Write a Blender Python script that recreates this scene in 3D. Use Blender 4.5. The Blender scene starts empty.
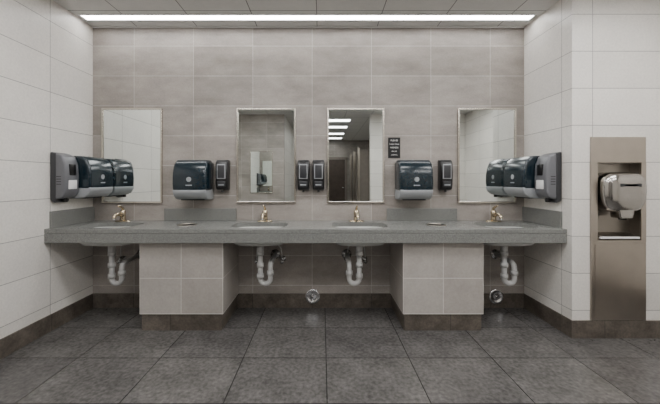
import bpy, bmesh, math
from mathutils import Vector, Matrix

scene = bpy.context.scene
# ---------------------------------------------------------------- materials
def srgb(r, g, b):
    def f(c):
        c /= 255.0
        return c / 12.92 if c <= 0.04045 else ((c + 0.055) / 1.055) ** 2.4
    return (f(r), f(g), f(b), 1.0)

def base_mat(name):
    m = bpy.data.materials.new(name); m.use_nodes = True
    nt = m.node_tree
    return m, nt, nt.nodes['Principled BSDF']

def plain(name, col, rough=0.5, metal=0.0, noise=0.06, nscale=30, bump=0.0, spec=0.5, coat=0.0, emis=None, estr=0):
    m, nt, b = base_mat(name)
    b.inputs['Roughness'].default_value = rough
    b.inputs['Metallic'].default_value = metal
    b.inputs['Specular IOR Level'].default_value = spec
    b.inputs['Coat Weight'].default_value = coat
    tc = nt.nodes.new('ShaderNodeTexCoord')
    n = nt.nodes.new('ShaderNodeTexNoise'); n.inputs['Scale'].default_value = nscale
    n.inputs['Detail'].default_value = 4
    nt.links.new(tc.outputs['Object'], n.inputs['Vector'])
    r = nt.nodes.new('ShaderNodeValToRGB')
    r.color_ramp.elements[0].position = 0.3; r.color_ramp.elements[1].position = 0.7
    r.color_ramp.elements[0].color = tuple(c * (1 - noise) for c in col[:3]) + (1,)
    r.color_ramp.elements[1].color = tuple(min(1, c * (1 + noise)) for c in col[:3]) + (1,)
    nt.links.new(n.outputs['Fac'], r.inputs['Fac'])
    nt.links.new(r.outputs['Color'], b.inputs['Base Color'])
    if bump:
        bp = nt.nodes.new('ShaderNodeBump'); bp.inputs['Strength'].default_value = bump
        bp.inputs['Distance'].default_value = 0.002
        nt.links.new(n.outputs['Fac'], bp.inputs['Height'])
        nt.links.new(bp.outputs['Normal'], b.inputs['Normal'])
    if emis:
        b.inputs['Emission Color'].default_value = emis
        b.inputs['Emission Strength'].default_value = estr
    return m

def tile(name, axes, w, h, u0, v0, c1, c2, cm, mort=0.0025, rough=0.45, mottle=0.15, mscale=3.0,
         fine=0.06, fscale=60, bump=0.4, spec=0.4, streak=(1, 1, 1)):
    m, nt, b = base_mat(name)
    N = nt.nodes; L = nt.links
    g = N.new('ShaderNodeNewGeometry')
    s = N.new('ShaderNodeSeparateXYZ'); L.new(g.outputs['Position'], s.inputs[0])
    def sub(sock, v):
        q = N.new('ShaderNodeMath'); q.operation = 'SUBTRACT'; q.inputs[1].default_value = v
        L.new(sock, q.inputs[0]); return q.outputs[0]
    c = N.new('ShaderNodeCombineXYZ')
    L.new(sub(s.outputs[axes[0]], u0), c.inputs[0]); L.new(sub(s.outputs[axes[1]], v0), c.inputs[1])
    br = N.new('ShaderNodeTexBrick'); br.offset = 0.0; br.squash = 1.0
    L.new(c.outputs[0], br.inputs['Vector'])
    br.inputs['Scale'].default_value = 1
    br.inputs['Brick Width'].default_value = w
    br.inputs['Row Height'].default_value = h
    br.inputs['Mortar Size'].default_value = mort
    br.inputs['Mortar Smooth'].default_value = 0.1
    br.inputs['Color1'].default_value = c1; br.inputs['Color2'].default_value = c2
    br.inputs['Mortar'].default_value = cm
    mp = N.new('ShaderNodeMapping'); L.new(g.outputs['Position'], mp.inputs['Vector'])
    mp.inputs['Scale'].default_value = streak
    n1 = N.new('ShaderNodeTexNoise'); n1.inputs['Scale'].default_value = mscale; n1.inputs['Detail'].default_value = 8
    n1.inputs['Roughness'].default_value = 0.65
    L.new(mp.outputs[0], n1.inputs['Vector'])
    n2 = N.new('ShaderNodeTexNoise'); n2.inputs['Scale'].default_value = fscale; n2.inputs['Detail'].default_value = 4
    L.new(mp.outputs[0], n2.inputs['Vector'])
    def rng(sock, amt):
        q = N.new('ShaderNodeMapRange'); q.inputs['From Min'].default_value = 0.3; q.inputs['From Max'].default_value = 0.7
        q.inputs['To Min'].default_value = 1 - amt; q.inputs['To Max'].default_value = 1 + amt
        L.new(sock, q.inputs['Value']); return q.outputs[0]
    mu = N.new('ShaderNodeMath'); mu.operation = 'MULTIPLY'
    L.new(rng(n1.outputs['Fac'], mottle), mu.inputs[0]); L.new(rng(n2.outputs['Fac'], fine), mu.inputs[1])
    vm = N.new('ShaderNodeVectorMath'); vm.operation = 'SCALE'
    L.new(br.outputs['Color'], vm.inputs[0]); L.new(mu.outputs[0], vm.inputs['Scale'])
    L.new(vm.outputs[0], b.inputs['Base Color'])
    b.inputs['Roughness'].default_value = rough
    b.inputs['Specular IOR Level'].default_value = spec
    inv = N.new('ShaderNodeMath'); inv.operation = 'SUBTRACT'; inv.inputs[0].default_value = 1
    L.new(br.outputs['Fac'], inv.inputs[1])
    ad = N.new('ShaderNodeMath'); ad.operation = 'MULTIPLY_ADD'; ad.inputs[1].default_value = 0.15
    L.new(n2.outputs['Fac'], ad.inputs[0]); L.new(inv.outputs[0], ad.inputs[2])
    bp = N.new('ShaderNodeBump'); bp.inputs['Strength'].default_value = bump; bp.inputs['Distance'].default_value = 0.002
    L.new(ad.outputs[0], bp.inputs['Height']); L.new(bp.outputs[0], b.inputs['Normal'])
    return m

GA, GB, GM = srgb(143, 136, 130), srgb(158, 151, 145), srgb(186, 181, 175)
WA, WB, WM = srgb(213, 209, 203), srgb(223, 219, 213), srgb(140, 137, 133)
PA, PB, PM = srgb(160, 154, 148), srgb(170, 165, 159), srgb(200, 196, 191)
m_back = tile('taupe_tile_back', (0, 2), 0.605, 0.305, -0.10, 2.361, GA, GB, GM, mort=0.0025, mottle=0.26, mscale=2.5, fine=0.10, streak=(1, 1, 2.2))
m_pierx = tile('pier_tile_front', (0, 2), 0.357, 0.305, -1.211, 0.455, PA, PB, PM, mort=0.003, mottle=0.12, mscale=3)
m_pierx2 = tile('pier_tile_front_b', (0, 2), 0.345, 0.305, 1.044, 0.455, PA, PB, PM, mort=0.003, mottle=0.12, mscale=3)
m_piery = tile('pier_tile_side', (1, 2), 0.61, 0.305, -0.49, 0.455, PA, PB, PM, mort=0.003, mottle=0.12, mscale=3)
m_wy = tile('white_tile_side', (1, 2), 0.61, 0.305, -0.49, 2.361, WA, WB, WM, mottle=0.04, mscale=4, rough=0.35)
m_wx = tile('white_tile_front', (0, 2), 0.61, 0.305, 2.23, 2.361, WA, WB, WM, mottle=0.04, mscale=4, rough=0.35)
BC1, BC2, BCM = srgb(84, 77, 70), srgb(96, 89, 82), srgb(52, 48, 45)
m_bx = tile('base_tile_x', (0, 2), 0.605, 0.6, -0.10, -0.2, BC1, BC2, BCM, mottle=0.45, mscale=9, fine=0.2)
m_by = tile('base_tile_y', (1, 2), 0.605, 0.6, -0.49, -0.2, BC1, BC2, BCM, mottle=0.45, mscale=9, fine=0.2)
m_floor = tile('slate_floor_tile', (0, 1), 0.605, 0.457, 0.03, -0.43, srgb(81, 79, 78), srgb(90, 88, 86), srgb(40, 40, 39),
               mort=0.0035, rough=0.24, mottle=0.28, mscale=5, fine=0.28, fscale=40, bump=0.2, spec=0.5, streak=(1, 1, 1))
m_ceil = tile('ceiling_panel', (0, 1), 0.61, 0.61, -0.05, -0.305, srgb(210, 209, 207), srgb(213, 212, 210), srgb(120, 120, 120),
              mort=0.004, rough=0.9, mottle=0.03, mscale=20, fine=0.04, fscale=150, spec=0.1)
m_counter = plain('speckled_solid_surface', srgb(117, 118, 115), rough=0.25, noise=0.38, nscale=190)
m_porc = plain('sink_porcelain', srgb(190, 191, 188), rough=0.2, noise=0.01)
m_mirror = plain('mirror_glass', srgb(235, 240, 238), rough=0.01, metal=1.0, noise=0.0)
m_steel = plain('brushed_steel', srgb(176, 168, 158), rough=0.28, metal=1.0, noise=0.05, nscale=8)
m_steel_in = plain('recess_steel', srgb(150, 144, 136), rough=0.35, metal=1.0, noise=0.05, nscale=8)
m_dryer = plain('satin_chrome', srgb(172, 169, 165), rough=0.16, metal=1.0, noise=0.02)
m_chrome = plain('chrome', srgb(215, 215, 217), rough=0.14, metal=1.0, noise=0.0)
m_brass = plain('satin_nickel', srgb(194, 180, 156), rough=0.22, metal=1.0, noise=0.03)
m_frame = plain('mirror_frame_steel', srgb(200, 194, 184), rough=0.25, metal=1.0, noise=0.03)
m_teal = plain('smoked_teal_plastic', srgb(19, 34, 42), rough=0.2, noise=0.05, coat=0.1)
m_grey = plain('light_grey_plastic', srgb(146, 149, 152), rough=0.35, noise=0.02)
m_mgrey = plain('mid_grey_plastic', srgb(100, 101, 105), rough=0.35, noise=0.02)
m_dgrey = plain('dark_grey_plastic', srgb(50, 51, 54), rough=0.35, noise=0.04)
m_black = plain('black_plastic', srgb(20, 20, 22), rough=0.3, noise=0.05)
m_pvc = plain('white_pvc', srgb(192, 192, 191), rough=0.28, noise=0.02)
m_dark_opening = plain('dark_opening', srgb(16, 16, 16), rough=0.8, noise=0.1)  # near-black colour painted in for the shade inside chute, slot and nozzle
m_label = plain('white_label', srgb(230, 230, 230), rough=0.6, noise=0.01)
m_led = plain('led_diffuser', srgb(255, 255, 255), rough=0.5, noise=0, emis=(1, 0.99, 0.98, 1), estr=13)
m_strip = plain('linear_led_diffuser', srgb(255, 255, 255), rough=0.5, noise=0, emis=(1, 0.99, 0.98, 1), estr=18)
m_trimw = plain('white_painted_metal', srgb(225, 225, 223), rough=0.4, noise=0.01)
m_part = plain('stall_partition_laminate', srgb(120, 112, 104), rough=0.5, noise=0.08, nscale=12)
m_door = plain('door_wood_dark', srgb(70, 58, 50), rough=0.45, noise=0.15, nscale=10)

# ---------------------------------------------------------------- mesh builder
class B:
    def __init__(s):
        s.bm = bmesh.new(); s.mats = []
    def mi(s, m):
        if m not in s.mats: s.mats.append(m)
        return s.mats.index(m)
    def add(s, t, mat, smooth=False):
        i = s.mi(mat)
        bmesh.ops.recalc_face_normals(t, faces=t.faces[:])
        for f in t.faces:
            f.material_index = i; f.smooth = smooth
        me = bpy.data.meshes.new('t'); t.to_mesh(me); t.free()
        s.bm.from_mesh(me); bpy.data.meshes.remove(me)
    def box(s, lo, hi, mat, bev=0.0, seg=2, smooth=False):
        t = bmesh.new(); bmesh.ops.create_cube(t, size=1)
        lo = Vector(lo); hi = Vector(hi)
        for v in t.verts:
            v.co = Vector([(lo[k] + hi[k]) / 2 + v.co[k] * (hi[k] - lo[k]) for k in range(3)])
        if bev:
            bmesh.ops.bevel(t, geom=t.edges[:], offset=bev, segments=seg, affect='EDGES', profile=0.5)
        s.add(t, mat, smooth)
    def prism(s, prof, x0, x1, mat, bev=0.0, seg=3, axis='x', smooth=False):
        t = bmesh.new()
        def mk(a, b, c):
            return {'x': (c, a, b), 'y': (a, c, b), 'z': (a, b, c)}[axis]
        va = [t.verts.new(mk(a, b, x0)) for a, b in prof]
        vb = [t.verts.new(mk(a, b, x1)) for a, b in prof]
        t.faces.new(va); t.faces.new(vb[::-1])
        n = len(prof)
        for i in range(n):
            t.faces.new((va[i], vb[i], vb[(i + 1) % n], va[(i + 1) % n]))
        bmesh.ops.recalc_face_normals(t, faces=t.faces[:])
        if bev:
            es = [e for e in t.edges if e.calc_face_angle(0) > 0.6]
            bmesh.ops.bevel(t, geom=es, offset=bev, segments=seg, affect='EDGES', profile=0.5)
        s.add(t, mat, smooth)
    def cyl(s, p0, p1, r0, mat, r1=None, n=24, caps=True):
        r1 = r0 if r1 is None else r1
        s.rings([(Vector(p0), r0), (Vector(p1), r1)], mat, n, caps)
    def rings(s, pts, mat, n=20, caps=True):
        t = bmesh.new(); R = []
        P = [Vector(p) for p, r in pts]
        up = None
        for i, (p, r) in enumerate(pts):
            if i == 0: d = P[1] - P[0]
            elif i == len(pts) - 1: d = P[-1] - P[-2]
            else: d = (P[i + 1] - P[i]).normalized() + (P[i] - P[i - 1]).normalized()
            if d.length < 1e-9: d = P[-1] - P[0]
            d.normalize()
            if up is None:
                up = Vector((0, 0, 1)) if abs(d.z) < 0.9 else Vector((1, 0, 0))
            a = d.cross(up)
            if a.length < 1e-4: a = d.cross(Vector((0, 1, 0)))
            a.normalize(); b = a.cross(d).normalized(); up = b
            R.append([t.verts.new(P[i] + (a * math.cos(2 * math.pi * k / n) + b * math.sin(2 * math.pi * k / n)) * r) for k in range(n)])
        for i in range(len(R) - 1):
            for k in range(n):
                t.faces.new((R[i][k], R[i][(k + 1) % n], R[i + 1][(k + 1) % n], R[i + 1][k]))
        if caps:
            t.faces.new(R[0][::-1]); t.faces.new(R[-1])
        s.add(t, mat, True)
    def lathe(s, c, prof, mat, axis='z', n=32):
        t = bmesh.new(); R = []
        c = Vector(c)
        A = {'z': (Vector((1, 0, 0)), Vector((0, 1, 0)), Vector((0, 0, 1))),
             '-y': (Vector((1, 0, 0)), Vector((0, 0, 1)), Vector((0, -1, 0)))}[axis]
        for r, h in prof:
            R.append([t.verts.new(c + A[2] * h + (A[0] * math.cos(2 * math.pi * k / n) + A[1] * math.sin(2 * math.pi * k / n)) * max(r, 1e-4)) for k in range(n)])
        for i in range(len(R) - 1):
            for k in range(n):
                t.faces.new((R[i][k], R[i][(k + 1) % n], R[i + 1][(k + 1) % n], R[i + 1][k]))
        s.add(t, mat, True)
    def loft(s, loops, mat, cap0=False, cap1=True, smooth=True):
        t = bmesh.new()
        R = [[t.verts.new(p) for p in lp] for lp in loops]; n = len(R[0])
        for i in range(len(R) - 1):
            for k in range(n):
                t.faces.new((R[i][k], R[i][(k + 1) % n], R[i + 1][(k + 1) % n], R[i + 1][k]))
        if cap0: t.faces.new(R[0])
        if cap1: t.faces.new(R[-1])
        s.add(t, mat, smooth)
    def done(s, name, loc=(0, 0, 0), rotz=0.0, autosmooth=False):
        me = bpy.data.meshes.new(name); s.bm.to_mesh(me); s.bm.free()
        for m in s.mats: me.materials.append(m)
        o = bpy.data.objects.new(name, me); scene.collection.objects.link(o)
        o.location = loc; o.rotation_euler = (0, 0, rotz)
        if autosmooth:
            for p in me.polygons: p.use_smooth = True
            try: me.set_sharp_from_angle(angle=math.radians(32))
            except Exception: pass
        return o

def sup(cx, cy, z, a, b, e=4.0, n=48):
    out = []
    for k in range(n):
        t = 2 * math.pi * k / n; c, q = math.cos(t), math.sin(t)
        out.append((cx + a * math.copysign(abs(c) ** (2 / e), c), cy + b * math.copysign(abs(q) ** (2 / e), q), z))
    return out

XL, XR, H = -2.337, 2.061, 2.86
YF = -0.60
XR2 = 3.40
YR = -4.20
YE = -9.0
T = 0.12
# ---------------------------------------------------------------- room shell
def slab(name, lo, hi, mat):
    b = B(); b.box(lo, hi, mat); return b.done(name)
slab('floor', (XL - T, YE - T, -0.1), (XR2 + T, T, 0), m_floor)
slab('ceiling', (XL - T, YE - T, H), (XR2 + T, T, H + 0.1), m_ceil)
slab('wall_back', (XL - T, 0, 0), (XR2 + T, T, H), m_back)
slab('wall_left', (XL - T, YR - T, 0), (XL, 0, H), m_wy)
slab('wall_right', (XR, YF, 0), (XR + 0.02, 0, H), m_wy)
b = B()
nx0, nx1, nz0, nz1 = 2.250, 2.628, 0.80, 1.445
b.box((XR + 0.02, YF, 0), (nx0, YF + 0.1, H), m_wx)
b.box((nx1, YF, 0), (XR2, YF + 0.1, H), m_wx)
b.box((nx0, YF, 0), (nx1, YF + 0.1, nz0), m_wx)
b.box((nx0, YF, nz1), (nx1, YF + 0.1, H), m_wx)
b.done('wall_right_return')
slab('wall_far_right', (XR2, YR, 0), (XR2 + T, YF, H), m_wy)
slab('wall_rear_left', (XL, YR - T, 0), (-0.90, YR, H), m_back)
slab('wall_corridor_left', (-0.96, YE, 0), (-0.90, YR - T, H), m_wy)
slab('wall_rear_right', (1.15, YR - T, 0), (XR2 + T, YR, H), m_wx)
slab('wall_corridor_right', (1.9, YE, 0), (1.96, YR - T, H), m_wy)
slab('wall_corridor_end', (-0.96, YE - T, 0), (1.96, YE, H), m_back)
def baseb(name, lo, hi, mat):
    b = B(); b.box(lo, hi, mat, bev=0.002, seg=1); b.done(name)
BH = 0.145
baseb('baseboard_back', (XL + 0.012, -0.012, 0), (XR - 0.012, 0.0, BH), m_bx)
baseb('baseboard_left', (XL, YR, 0), (XL + 0.012, 0, BH), m_by)
baseb('baseboard_right', (XR - 0.012, YF - 0.012, 0), (XR, 0, BH), m_by)
baseb('baseboard_return', (XR, YF - 0.012, 0), (XR2, YF, BH), m_bx)
baseb('baseboard_far_right', (XR2 - 0.012, YR, 0), (XR2, YF - 0.012, BH), m_by)
baseb('baseboard_rear', (XL + 0.012, YR, 0), (-0.90, YR + 0.012, BH), m_bx)
baseb('trim_ceiling_angle', (XL, -0.015, H - 0.012), (XR, 0, H), m_trimw)

# ---------------------------------------------------------------- piers
def pier(x0, x1, mat):
    b = B()
    b.box((x0, -0.49, BH), (x1, 0, 0.76), mat)
    b.box((x0 - 0.002, -0.488, BH), (x0 + 0.004, 0, 0.758), m_piery)
    b.box((x1 - 0.004, -0.488, BH), (x1 + 0.002, 0, 0.758), m_piery)
    b.box((x0 + 0.012, -0.48, 0), (x1 - 0.012, 0, BH), m_bx, bev=0.002, seg=1)
    b.done('tiled_pier')
pier(-1.568, -0.853, m_pierx)
pier(0.699, 1.388, m_pierx2)

# ---------------------------------------------------------------- counter
SX = [-1.93, -0.566, 0.342, 1.674]
WXH = [-1.24, 1.05]
ZT, ZB = 0.888, 0.848
cb = B()
cb.box((XL, -0.55, ZB), (XR, 0, ZT), m_counter, bev=0.004, seg=2)
counter = cb.done('vanity_counter')
cut = B()
for x in SX:
    cut.loft([sup(x, -0.31, z, 0.25, 0.165) for z in (ZB - 0.02, ZT + 0.02)], m_counter, cap0=True, smooth=False)
for x in WXH:
    cut.loft([sup(x, -0.31, z, 0.075, 0.075, 2) for z in (ZB - 0.02, ZT + 0.02)], m_counter, cap0=True, smooth=False)
co = cut.done('cutter')
md = counter.modifiers.new('b', 'BOOLEAN'); md.object = co; md.operation = 'DIFFERENCE'; md.solver = 'EXACT'
dg = bpy.context.evaluated_depsgraph_get()
nm = bpy.data.meshes.new_from_object(counter.evaluated_get(dg))
bpy.data.objects.remove(co)
bpy.data.objects.remove(counter)
cb = B()
cb.bm.from_mesh(nm); cb.mats = [m_counter]
cb.box((XL, -0.55, 0.768), (XR, -0.528, ZB - 0.001), m_counter, bev=0.003)
cb.box((XL, -0.50, ZT), (XL + 0.02, 0, 1.03), m_counter, bev=0.003)
cb.box((XR - 0.02, -0.50, ZT), (XR, 0, 1.03), m_counter, bev=0.003)
cb.box((-1.60, -0.022, ZT), (-0.87, 0, 1.012), m_counter, bev=0.003)
cb.box((0.66, -0.022, ZT), (1.37, 0, 1.012), m_counter, bev=0.003)
counter = cb.done('vanity_counter')

def waste(x):
    b = B()
    b.lathe((x, -0.31, ZT), [(0.074, -0.10), (0.074, 0.001), (0.078, 0.004), (0.086, 0.003), (0.088, 0.0005)], m_steel)
    b.lathe((x, -0.31, ZT), [(0.0, -0.098), (0.073, -0.098), (0.073, -0.002)], m_dark_opening)
    b.done('countertop_waste_chute')
for x in WXH: waste(x)

def sink(x):
    b = B()
    spec = [(0.262, 0.177, ZB - 0.001, 4), (0.250, 0.165, ZB - 0.001, 4), (0.246, 0.161, 0.83, 4), (0.236, 0.152, 0.77, 3.6),
            (0.21, 0.13, 0.735, 3.2), (0.12, 0.08, 0.722, 2.6), (0.025, 0.025, 0.718, 2)]
    b.loft([sup(x, -0.31, z, a, c, e) for a, c, z, e in spec], m_porc, cap1=False)
    b.loft([sup(x, -0.31, z - 0.012, a + 0.01, c + 0.01, e) for a, c, z, e in spec], m_porc, cap1=False)
    b.lathe((x, -0.31, 0.7185), [(0.0, -0.012), (0.018, -0.012), (0.022, 0.0), (0.030, 0.003), (0.034, 0.0)], m_chrome)
    b.done('undermount_sink')
for x in SX: sink(x)

def faucet(x):
    b = B()
    b.loft([sup(0, 0, z, a, c, 2.6, 32) for z, a, c in ((0, 0.075, 0.028), (0.006, 0.075, 0.028), (0.012, 0.068, 0.023))], m_brass, cap0=True)
    b.rings([((0, 0, 0.008), 0.029), ((0, 0, 0.03), 0.026), ((0, 0, 0.07), 0.025), ((0, 0, 0.088), 0.027), ((0, 0, 0.105), 0.024), ((0, 0, 0.114), 0.014)], m_brass)
    b.rings([((0, -0.005, 0.055), 0.02), ((0, -0.04, 0.072), 0.018), ((0, -0.08, 0.08), 0.017), ((0, -0.115, 0.074), 0.016), ((0, -0.13, 0.056), 0.014), ((0, -0.132, 0.044), 0.014)], m_brass)
    b.cyl((0, -0.132, 0.046), (0, -0.132, 0.036), 0.011, m_chrome)
    b.rings([((0, 0.004, 0.110), 0.012), ((0, 0.0, 0.132), 0.013), ((0, -0.03, 0.147), 0.011), ((0, -0.065, 0.160), 0.009), ((0, -0.078, 0.162), 0.005)], m_brass)
    b.done('faucet', (x, -0.085, ZT))
for x in (-1.975, -0.566, 0.342, 1.70): faucet(x)

def trap(x, sgn):
    b = B()
    r = 0.023
    z0 = 0.708; zt = 0.395; o = 0.046
    b.cyl((x, -0.31, z0), (x, -0.31, 0.62), 0.030, m_pvc)
    pts = [((x, -0.31, 0.64), r), ((x, -0.31, zt), r)]
    for k in range(1, 9):
        a = math.pi * k / 8
        pts.append(((x + sgn * (o - o * math.cos(a)), -0.31, zt - o * math.sin(a)), r))
    pts.append(((x + sgn * 2 * o, -0.31, 0.49), r))
    pts.append(((x + sgn * 2 * o, -0.30, 0.52), r)); pts.append(((x + sgn * 2 * o, -0.27, 0.535), r))
    pts.append(((x + sgn * 2 * o, -0.0, 0.545), r))
    b.rings(pts, m_pvc)
    for z in (0.625, 0.52, 0.42):
        b.cyl((x, -0.31, z - 0.018), (x, -0.31, z + 0.018), 0.032, m_pvc)
    b.cyl((x + sgn * 2 * o, -0.31, 0.43), (x + sgn * 2 * o, -0.31, 0.465), 0.032, m_pvc)
    b.cyl((x + sgn * 2 * o, -0.006, 0.545), (x + sgn * 2 * o, 0, 0.545), 0.05, m_chrome)
    for dx in (-0.09, 0.17 if sgn > 0 else 0.09):
        b.rings([((x + dx, -0.0, 0.50), 0.011), ((x + dx, -0.06, 0.50), 0.011)], m_chrome)
        b.cyl((x + dx, -0.004, 0.50), (x + dx, 0, 0.50), 0.028, m_chrome)
        b.cyl((x + dx, -0.05, 0.475), (x + dx, -0.05, 0.53), 0.014, m_chrome)
        b.rings([((x + dx, -0.06, 0.49), 0.016), ((x + dx, -0.09, 0.49), 0.018)], m_chrome)
        b.rings([((x + dx, -0.05, 0.53), 0.006), ((x + dx * 0.9, -0.06, 0.62), 0.006), ((x + dx * 0.4, -0.075, 0.74), 0.006), ((x + dx * 0.3, -0.085, 0.84), 0.006)], m_pvc, n=10)
    b.done('sink_drain_trap')
for x, sg in zip(SX, (1, 1, -1, 1)): trap(x, sg)

def cleanout(x):
    b = B()
    b.lathe((x, -0.012, 0.118), [(0.075, 0), (0.075, 0.004), (0.070, 0.008), (0.052, 0.009), (0.048, 0.004), (0.03, 0.005), (0.0, 0.006)], m_chrome, axis='-y')
    b.cyl((x, -0.012, 0.118), (x, -0.023, 0.118), 0.012, m_chrome, n=6)
    b.done('cleanout_cover')
cleanout(-0.095); cleanout(1.77)

# ---------------------------------------------------------------- mirrors
def mirror(x0, x1, z0, z1, y=0.0, s=-1):
    b = B(); w = (x1 - x0) / 2; h = (z1 - z0); t = 0.018
    b.box((-w + t / 2, -0.014, t / 2), (w - t / 2, -0.002, h - t / 2), m_mirror)
    for (a, c, d, e) in ((-w, 0, w, t), (-w, h - t, w, h)):
        b.box((a, -0.024, c), (d, 0, e), m_frame, bev=0.003)
    b.box((-w, -0.0235, t * 0.8), (-w + t, 0, h - t * 0.8), m_frame, bev=0.003)
    b.box((w - t, -0.0235, t * 0.8), (w, 0, h - t * 0.8), m_frame, bev=0.003)
    b.done('wall_mirror', ((x0 + x1) / 2, y, z0), 0 if s < 0 else math.pi)
for x0, x1 in ((-2.235, -1.622), (-0.867, -0.265), (0.051, 0.633), (1.378, 1.970)):
    mirror(x0, x1, 1.065, 2.03)
mirror(-1.71, -1.17, 0.99, 1.99, YR, 1)

# ---------------------------------------------------------------- dispensers
def towel(loc, rz):
    b = B(); w = 0.156
    chin = [(0, 0.0), (-0.10, 0.0), (-0.175, 0.012), (-0.215, 0.045), (-0.232, 0.085), (-0.225, 0.11), (0, 0.11)]
    b.prism(chin, -w, w, m_grey, bev=0.012)
    b.box((-w, -0.085, 0.10), (w, 0, 0.372), m_dgrey, bev=0.012, seg=3)
    cover = [(-0.05, 0.09)]
    cover += [(-0.226, 0.085), (-0.234, 0.15), (-0.232, 0.23), (-0.220, 0.30), (-0.195, 0.355), (-0.15, 0.388), (-0.05, 0.394)]
    b.prism(cover, -w - 0.004, w + 0.004, m_teal, bev=0.022, seg=5)
    b.box((-0.11, -0.15, -0.002), (0.11, -0.06, 0.01), m_dark_opening)
    b.lathe((0, -0.2325, 0.20), [(0.0, 0.002), (0.022, 0.002), (0.024, 0.0)], m_grey, axis='-y')
    b.box((-0.03, -0.2345, 0.140), (0.03, -0.226, 0.150), m_grey)
    b.cyl((0, -0.10, 0.390), (0, -0.10, 0.396), 0.01, m_chrome)
    b.done('paper_towel_dispenser', loc, rz, autosmooth=True)
towel((-1.258, 0, 1.105), 0)
towel((0.896, 0, 1.105), 0)
towel((XL, -0.182, 1.130), math.pi / 2)
towel((XR, -0.182, 1.130), -math.pi / 2)

def soap(loc):
    b = B(); w = 0.060
    body = [(0, 0), (-0.04, 0), (-0.085, 0.012), (-0.098, 0.06), (-0.102, 0.16), (-0.098, 0.27), (-0.075, 0.305), (0, 0.31)]
    b.prism(body, -w, w, m_black, bev=0.014, seg=4)
    b.box((-0.043, -0.108, 0.115), (0.043, -0.095, 0.262), m_grey, bev=0.006, seg=3)
    b.box((-0.034, -0.111, 0.125), (0.034, -0.10, 0.252), m_dgrey, bev=0.005, seg=3)
    b.box((-0.040, -0.106, 0.035), (0.040, -0.09, 0.095), m_dgrey, bev=0.006, seg=3)
    b.box((-0.030, -0.108, 0.05), (0.030, -0.10, 0.062), m_grey, bev=0.002, seg=1)
    b.cyl((0, -0.06, 0.005), (0, -0.06, -0.015), 0.012, m_dgrey)
    b.done('soap_dispenser', loc, 0, autosmooth=True)
for x in (-0.995, -0.185, -0.035, 1.235): soap((x, 0, 1.195))

def sanit(loc, rz):
    b = B(); w = 0.075
    body = [(0, 0.02), (-0.045, 0.0), (-0.06, 0.10), (-0.06, 0.43), (0, 0.445)]
    b.prism(body, -w, w, m_dgrey, bev=0.012, seg=3)
    cov = [(-0.045, 0.03), (-0.11, 0.05), (-0.136, 0.10), (-0.140, 0.22), (-0.132, 0.34), (-0.105, 0.41), (-0.045, 0.438)]
    b.prism(cov, -w - 0.002, w + 0.002, m_mgrey, bev=0.016, seg=4)
    b.box((-0.035, -0.143, 0.24), (0.035, -0.120, 0.34), m_black, bev=0.006)
    b.box((-0.045, -0.143, 0.12), (0.045, -0.125, 0.20), m_label, bev=0.006)
    b.cyl((0, -0.07, 0.05), (0, -0.07, 0.005), 0.018, m_black)
    for k in range(4):
        for sx in (-1, 1):
            b.box((sx * (w + 0.002) - 0.002, -0.10, 0.16 + k * 0.022), (sx * (w + 0.002) + 0.002, -0.06, 0.168 + k * 0.022), m_dgrey)
    b.done('foam_sanitizer_dispenser', loc, rz, autosmooth=True)
sanit((XL, -0.421, 1.10), math.pi / 2)
sanit((XR, -0.421, 1.10), -math.pi / 2)

# ---------------------------------------------------------------- hand dryer unit in niche
b = B()
x0, x1, z0, z1 = 2.206, 2.658, 0.150, 1.654
yb = YF - 0.014
b.box((x0, yb, z0), (x1, YF, nz0), m_steel, bev=0.003)
b.box((x0, yb, nz1), (x1, YF, z1), m_steel, bev=0.003)
b.box((x0, yb, nz0 - 0.004), (nx0 + 0.01, YF, nz1 + 0.004), m_steel)
b.box((nx1 - 0.01, yb, nz0 - 0.004), (x1, YF, nz1 + 0.004), m_steel)
b.box((x0 + 0.03, yb - 0.004, z0 + 0.03), (x1 - 0.03, yb, nz0 - 0.03), m_steel, bev=0.002)
b.box((nx0, YF + 0.085, nz0), (nx1, YF + 0.095, nz1), m_steel_in)
b.box((nx0, YF - 0.01, nz0), (nx0 + 0.006, YF + 0.09, nz1), m_steel_in)
b.box((nx1 - 0.006, YF - 0.01, nz0), (nx1, YF + 0.09, nz1), m_steel_in)
b.box((nx0, YF - 0.01, nz1 - 0.006), (nx1, YF + 0.09, nz1), m_steel_in)
b.prism([(YF - 0.014, nz0), (YF + 0.09, nz0), (YF + 0.09, nz0 + 0.06), (YF - 0.014, nz0 + 0.006)], nx0, nx1, m_steel)
b.box((nx0 + 0.03, YF - 0.020, nz0 + 0.02), (nx1 - 0.03, YF - 0.006, nz0 + 0.035), m_label)
b.done('recessed_dryer_cabinet')
b = B()
cx = (nx0 + nx1) / 2 + 0.003
zc = 1.20
lp = []
for (yy, sw, sh, dz) in ((0.085, 0.172, 0.165, 0), (0.0, 0.172, 0.165, 0), (-0.04, 0.170, 0.162, 0), (-0.065, 0.162, 0.153, 0.002), (-0.085, 0.145, 0.136, 0.005), (-0.10, 0.115, 0.105, 0.010), (-0.108, 0.06, 0.055, 0.014)):
    ring = []
    for (px, pz, _) in sup(0, 0, 0, sw, sh, 4.0, 56):
        k = 1.0 - 0.10 * max(0, -pz / 0.165)
        ring.append((cx + px * k, YF + yy, zc + pz + dz))
    lp.append(ring)
b.loft(lp, m_dryer, cap0=True)
b.prism([(cx - 0.05, 0.99), (cx + 0.05, 0.99), (cx + 0.065, 1.07), (cx - 0.065, 1.07)], YF - 0.075, YF + 0.02, m_dryer, bev=0.01, axis='y')
b.cyl((cx, YF - 0.035, 0.995), (cx, YF - 0.035, 0.978), 0.025, m_dark_opening)
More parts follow.
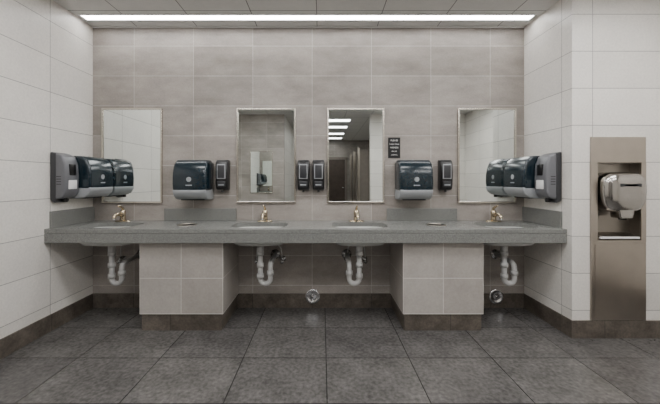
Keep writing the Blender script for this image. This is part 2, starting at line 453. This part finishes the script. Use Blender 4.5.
b.box((cx - 0.085, YF - 0.108, 1.245), (cx + 0.085, YF - 0.080, 1.272), m_dgrey, bev=0.004)
b.box((cx - 0.07, YF - 0.100, 1.288), (cx + 0.07, YF - 0.070, 1.293), m_dgrey)
b.done('hand_dryer', autosmooth=False)

# ---------------------------------------------------------------- sign
e = bpy.data.objects.new('wall_sign', None); scene.collection.objects.link(e); e.location = (0.735, 0, 1.628)
b = B(); b.box((-0.062, -0.008, -0.105), (0.062, 0, 0.105), m_black, bev=0.003); p = b.done('sign_plate'); p.parent = e
for i, (t, sz) in enumerate((('PLEASE', .024), ('WASH YOUR', .017), ('HANDS', .024), ('BEFORE', .016), ('LEAVING', .016))):
    cu = bpy.data.curves.new('txt', 'FONT'); cu.body = t; cu.size = sz; cu.align_x = 'CENTER'; cu.extrude = 0.0006
    cu.materials.append(m_label)
    o = bpy.data.objects.new('sign_lettering', cu); scene.collection.objects.link(o)
    o.parent = e; o.location = (0, -0.009, 0.066 - i * 0.036); o.rotation_euler = (math.pi / 2, 0, 0)

# ---------------------------------------------------------------- light fixtures
b = B()
b.box((-2.28, -0.235, H - 0.004), (2.005, -0.150, H + 0.02), m_strip)
b.box((-2.295, -0.245, H - 0.008), (2.02, -0.235, H), m_trimw)
b.box((-2.295, -0.150, H - 0.008), (2.02, -0.140, H), m_trimw)
b.box((-2.295, -0.235, H - 0.008), (-2.28, -0.150, H), m_trimw)
b.box((2.005, -0.235, H - 0.008), (2.02, -0.150, H), m_trimw)
b.done('linear_ceiling_light')
def troffer(x, y, w=1.2, d=0.6):
    b = B()
    b.box((x - w / 2 + .02, y - d / 2 + .02, H - 0.006), (x + w / 2 - .02, y + d / 2 - .02, H + 0.01), m_led)
    for lo, hi in (((x - w / 2, y - d / 2), (x + w / 2, y - d / 2 + .02)), ((x - w / 2, y + d / 2 - .02), (x + w / 2, y + d / 2)),
                   ((x - w / 2, y - d / 2 + .02), (x - w / 2 + .02, y + d / 2 - .02)), ((x + w / 2 - .02, y - d / 2 + .02), (x + w / 2, y + d / 2 - .02))):
        b.box((lo[0], lo[1], H - 0.012), (hi[0], hi[1], H), m_trimw)
    b.done('troffer_ceiling_light')
for x, y in ((-1.2, -1.5), (0.6, -1.5), (2.3, -1.5), (-1.2, -2.9), (0.6, -2.9), (2.3, -2.9)): troffer(x, y)
for y in (-4.9, -5.9, -7.2, -8.3): troffer(0.35, y, 0.8, 0.35)

# ---------------------------------------------------------------- corridor behind (seen only in mirrors)
for i, y in enumerate((-5.0, -6.1, -7.2)):
    b = B()
    b.box((0.95, y - 0.03, 0.3), (1.9, y, 2.1), m_part, bev=0.004)
    b.box((0.94, y - 0.04, 0), (1.0, y + 0.02, 2.15), m_steel, bev=0.003)
    b.done('stall_partition')
b = B()
b.box((-0.1, YE, 0), (0.0, YE + 0.06, 2.15), m_part); b.box((0.9, YE, 0), (1.0, YE + 0.06, 2.15), m_part)
b.box((-0.1, YE, 2.10), (1.0, YE + 0.06, 2.2), m_part); b.box((0.0, YE, 0), (0.9, YE + 0.04, 2.1), m_door)
b.cyl((0.82, YE + 0.04, 1.0), (0.82, YE + 0.10, 1.0), 0.02, m_chrome)
b.done('door_1')

# ---------------------------------------------------------------- world + camera
w = bpy.data.worlds.new('world'); scene.world = w; w.use_nodes = True
w.node_tree.nodes['Background'].inputs[0].default_value = (0.8, 0.85, 0.9, 1)
w.node_tree.nodes['Background'].inputs[1].default_value = 0.3
cd = bpy.data.cameras.new('camera'); cam = bpy.data.objects.new('camera', cd); scene.collection.objects.link(cam)
cam.location = (0, -3.13, 1.30); cam.rotation_euler = (math.pi / 2, 0, 0)
cd.sensor_width = 36; cd.lens = 36 * 307 / 660
cd.shift_x = 8 / 660; cd.shift_y = -22 / 660
cd.clip_start = 0.05
scene.camera = cam
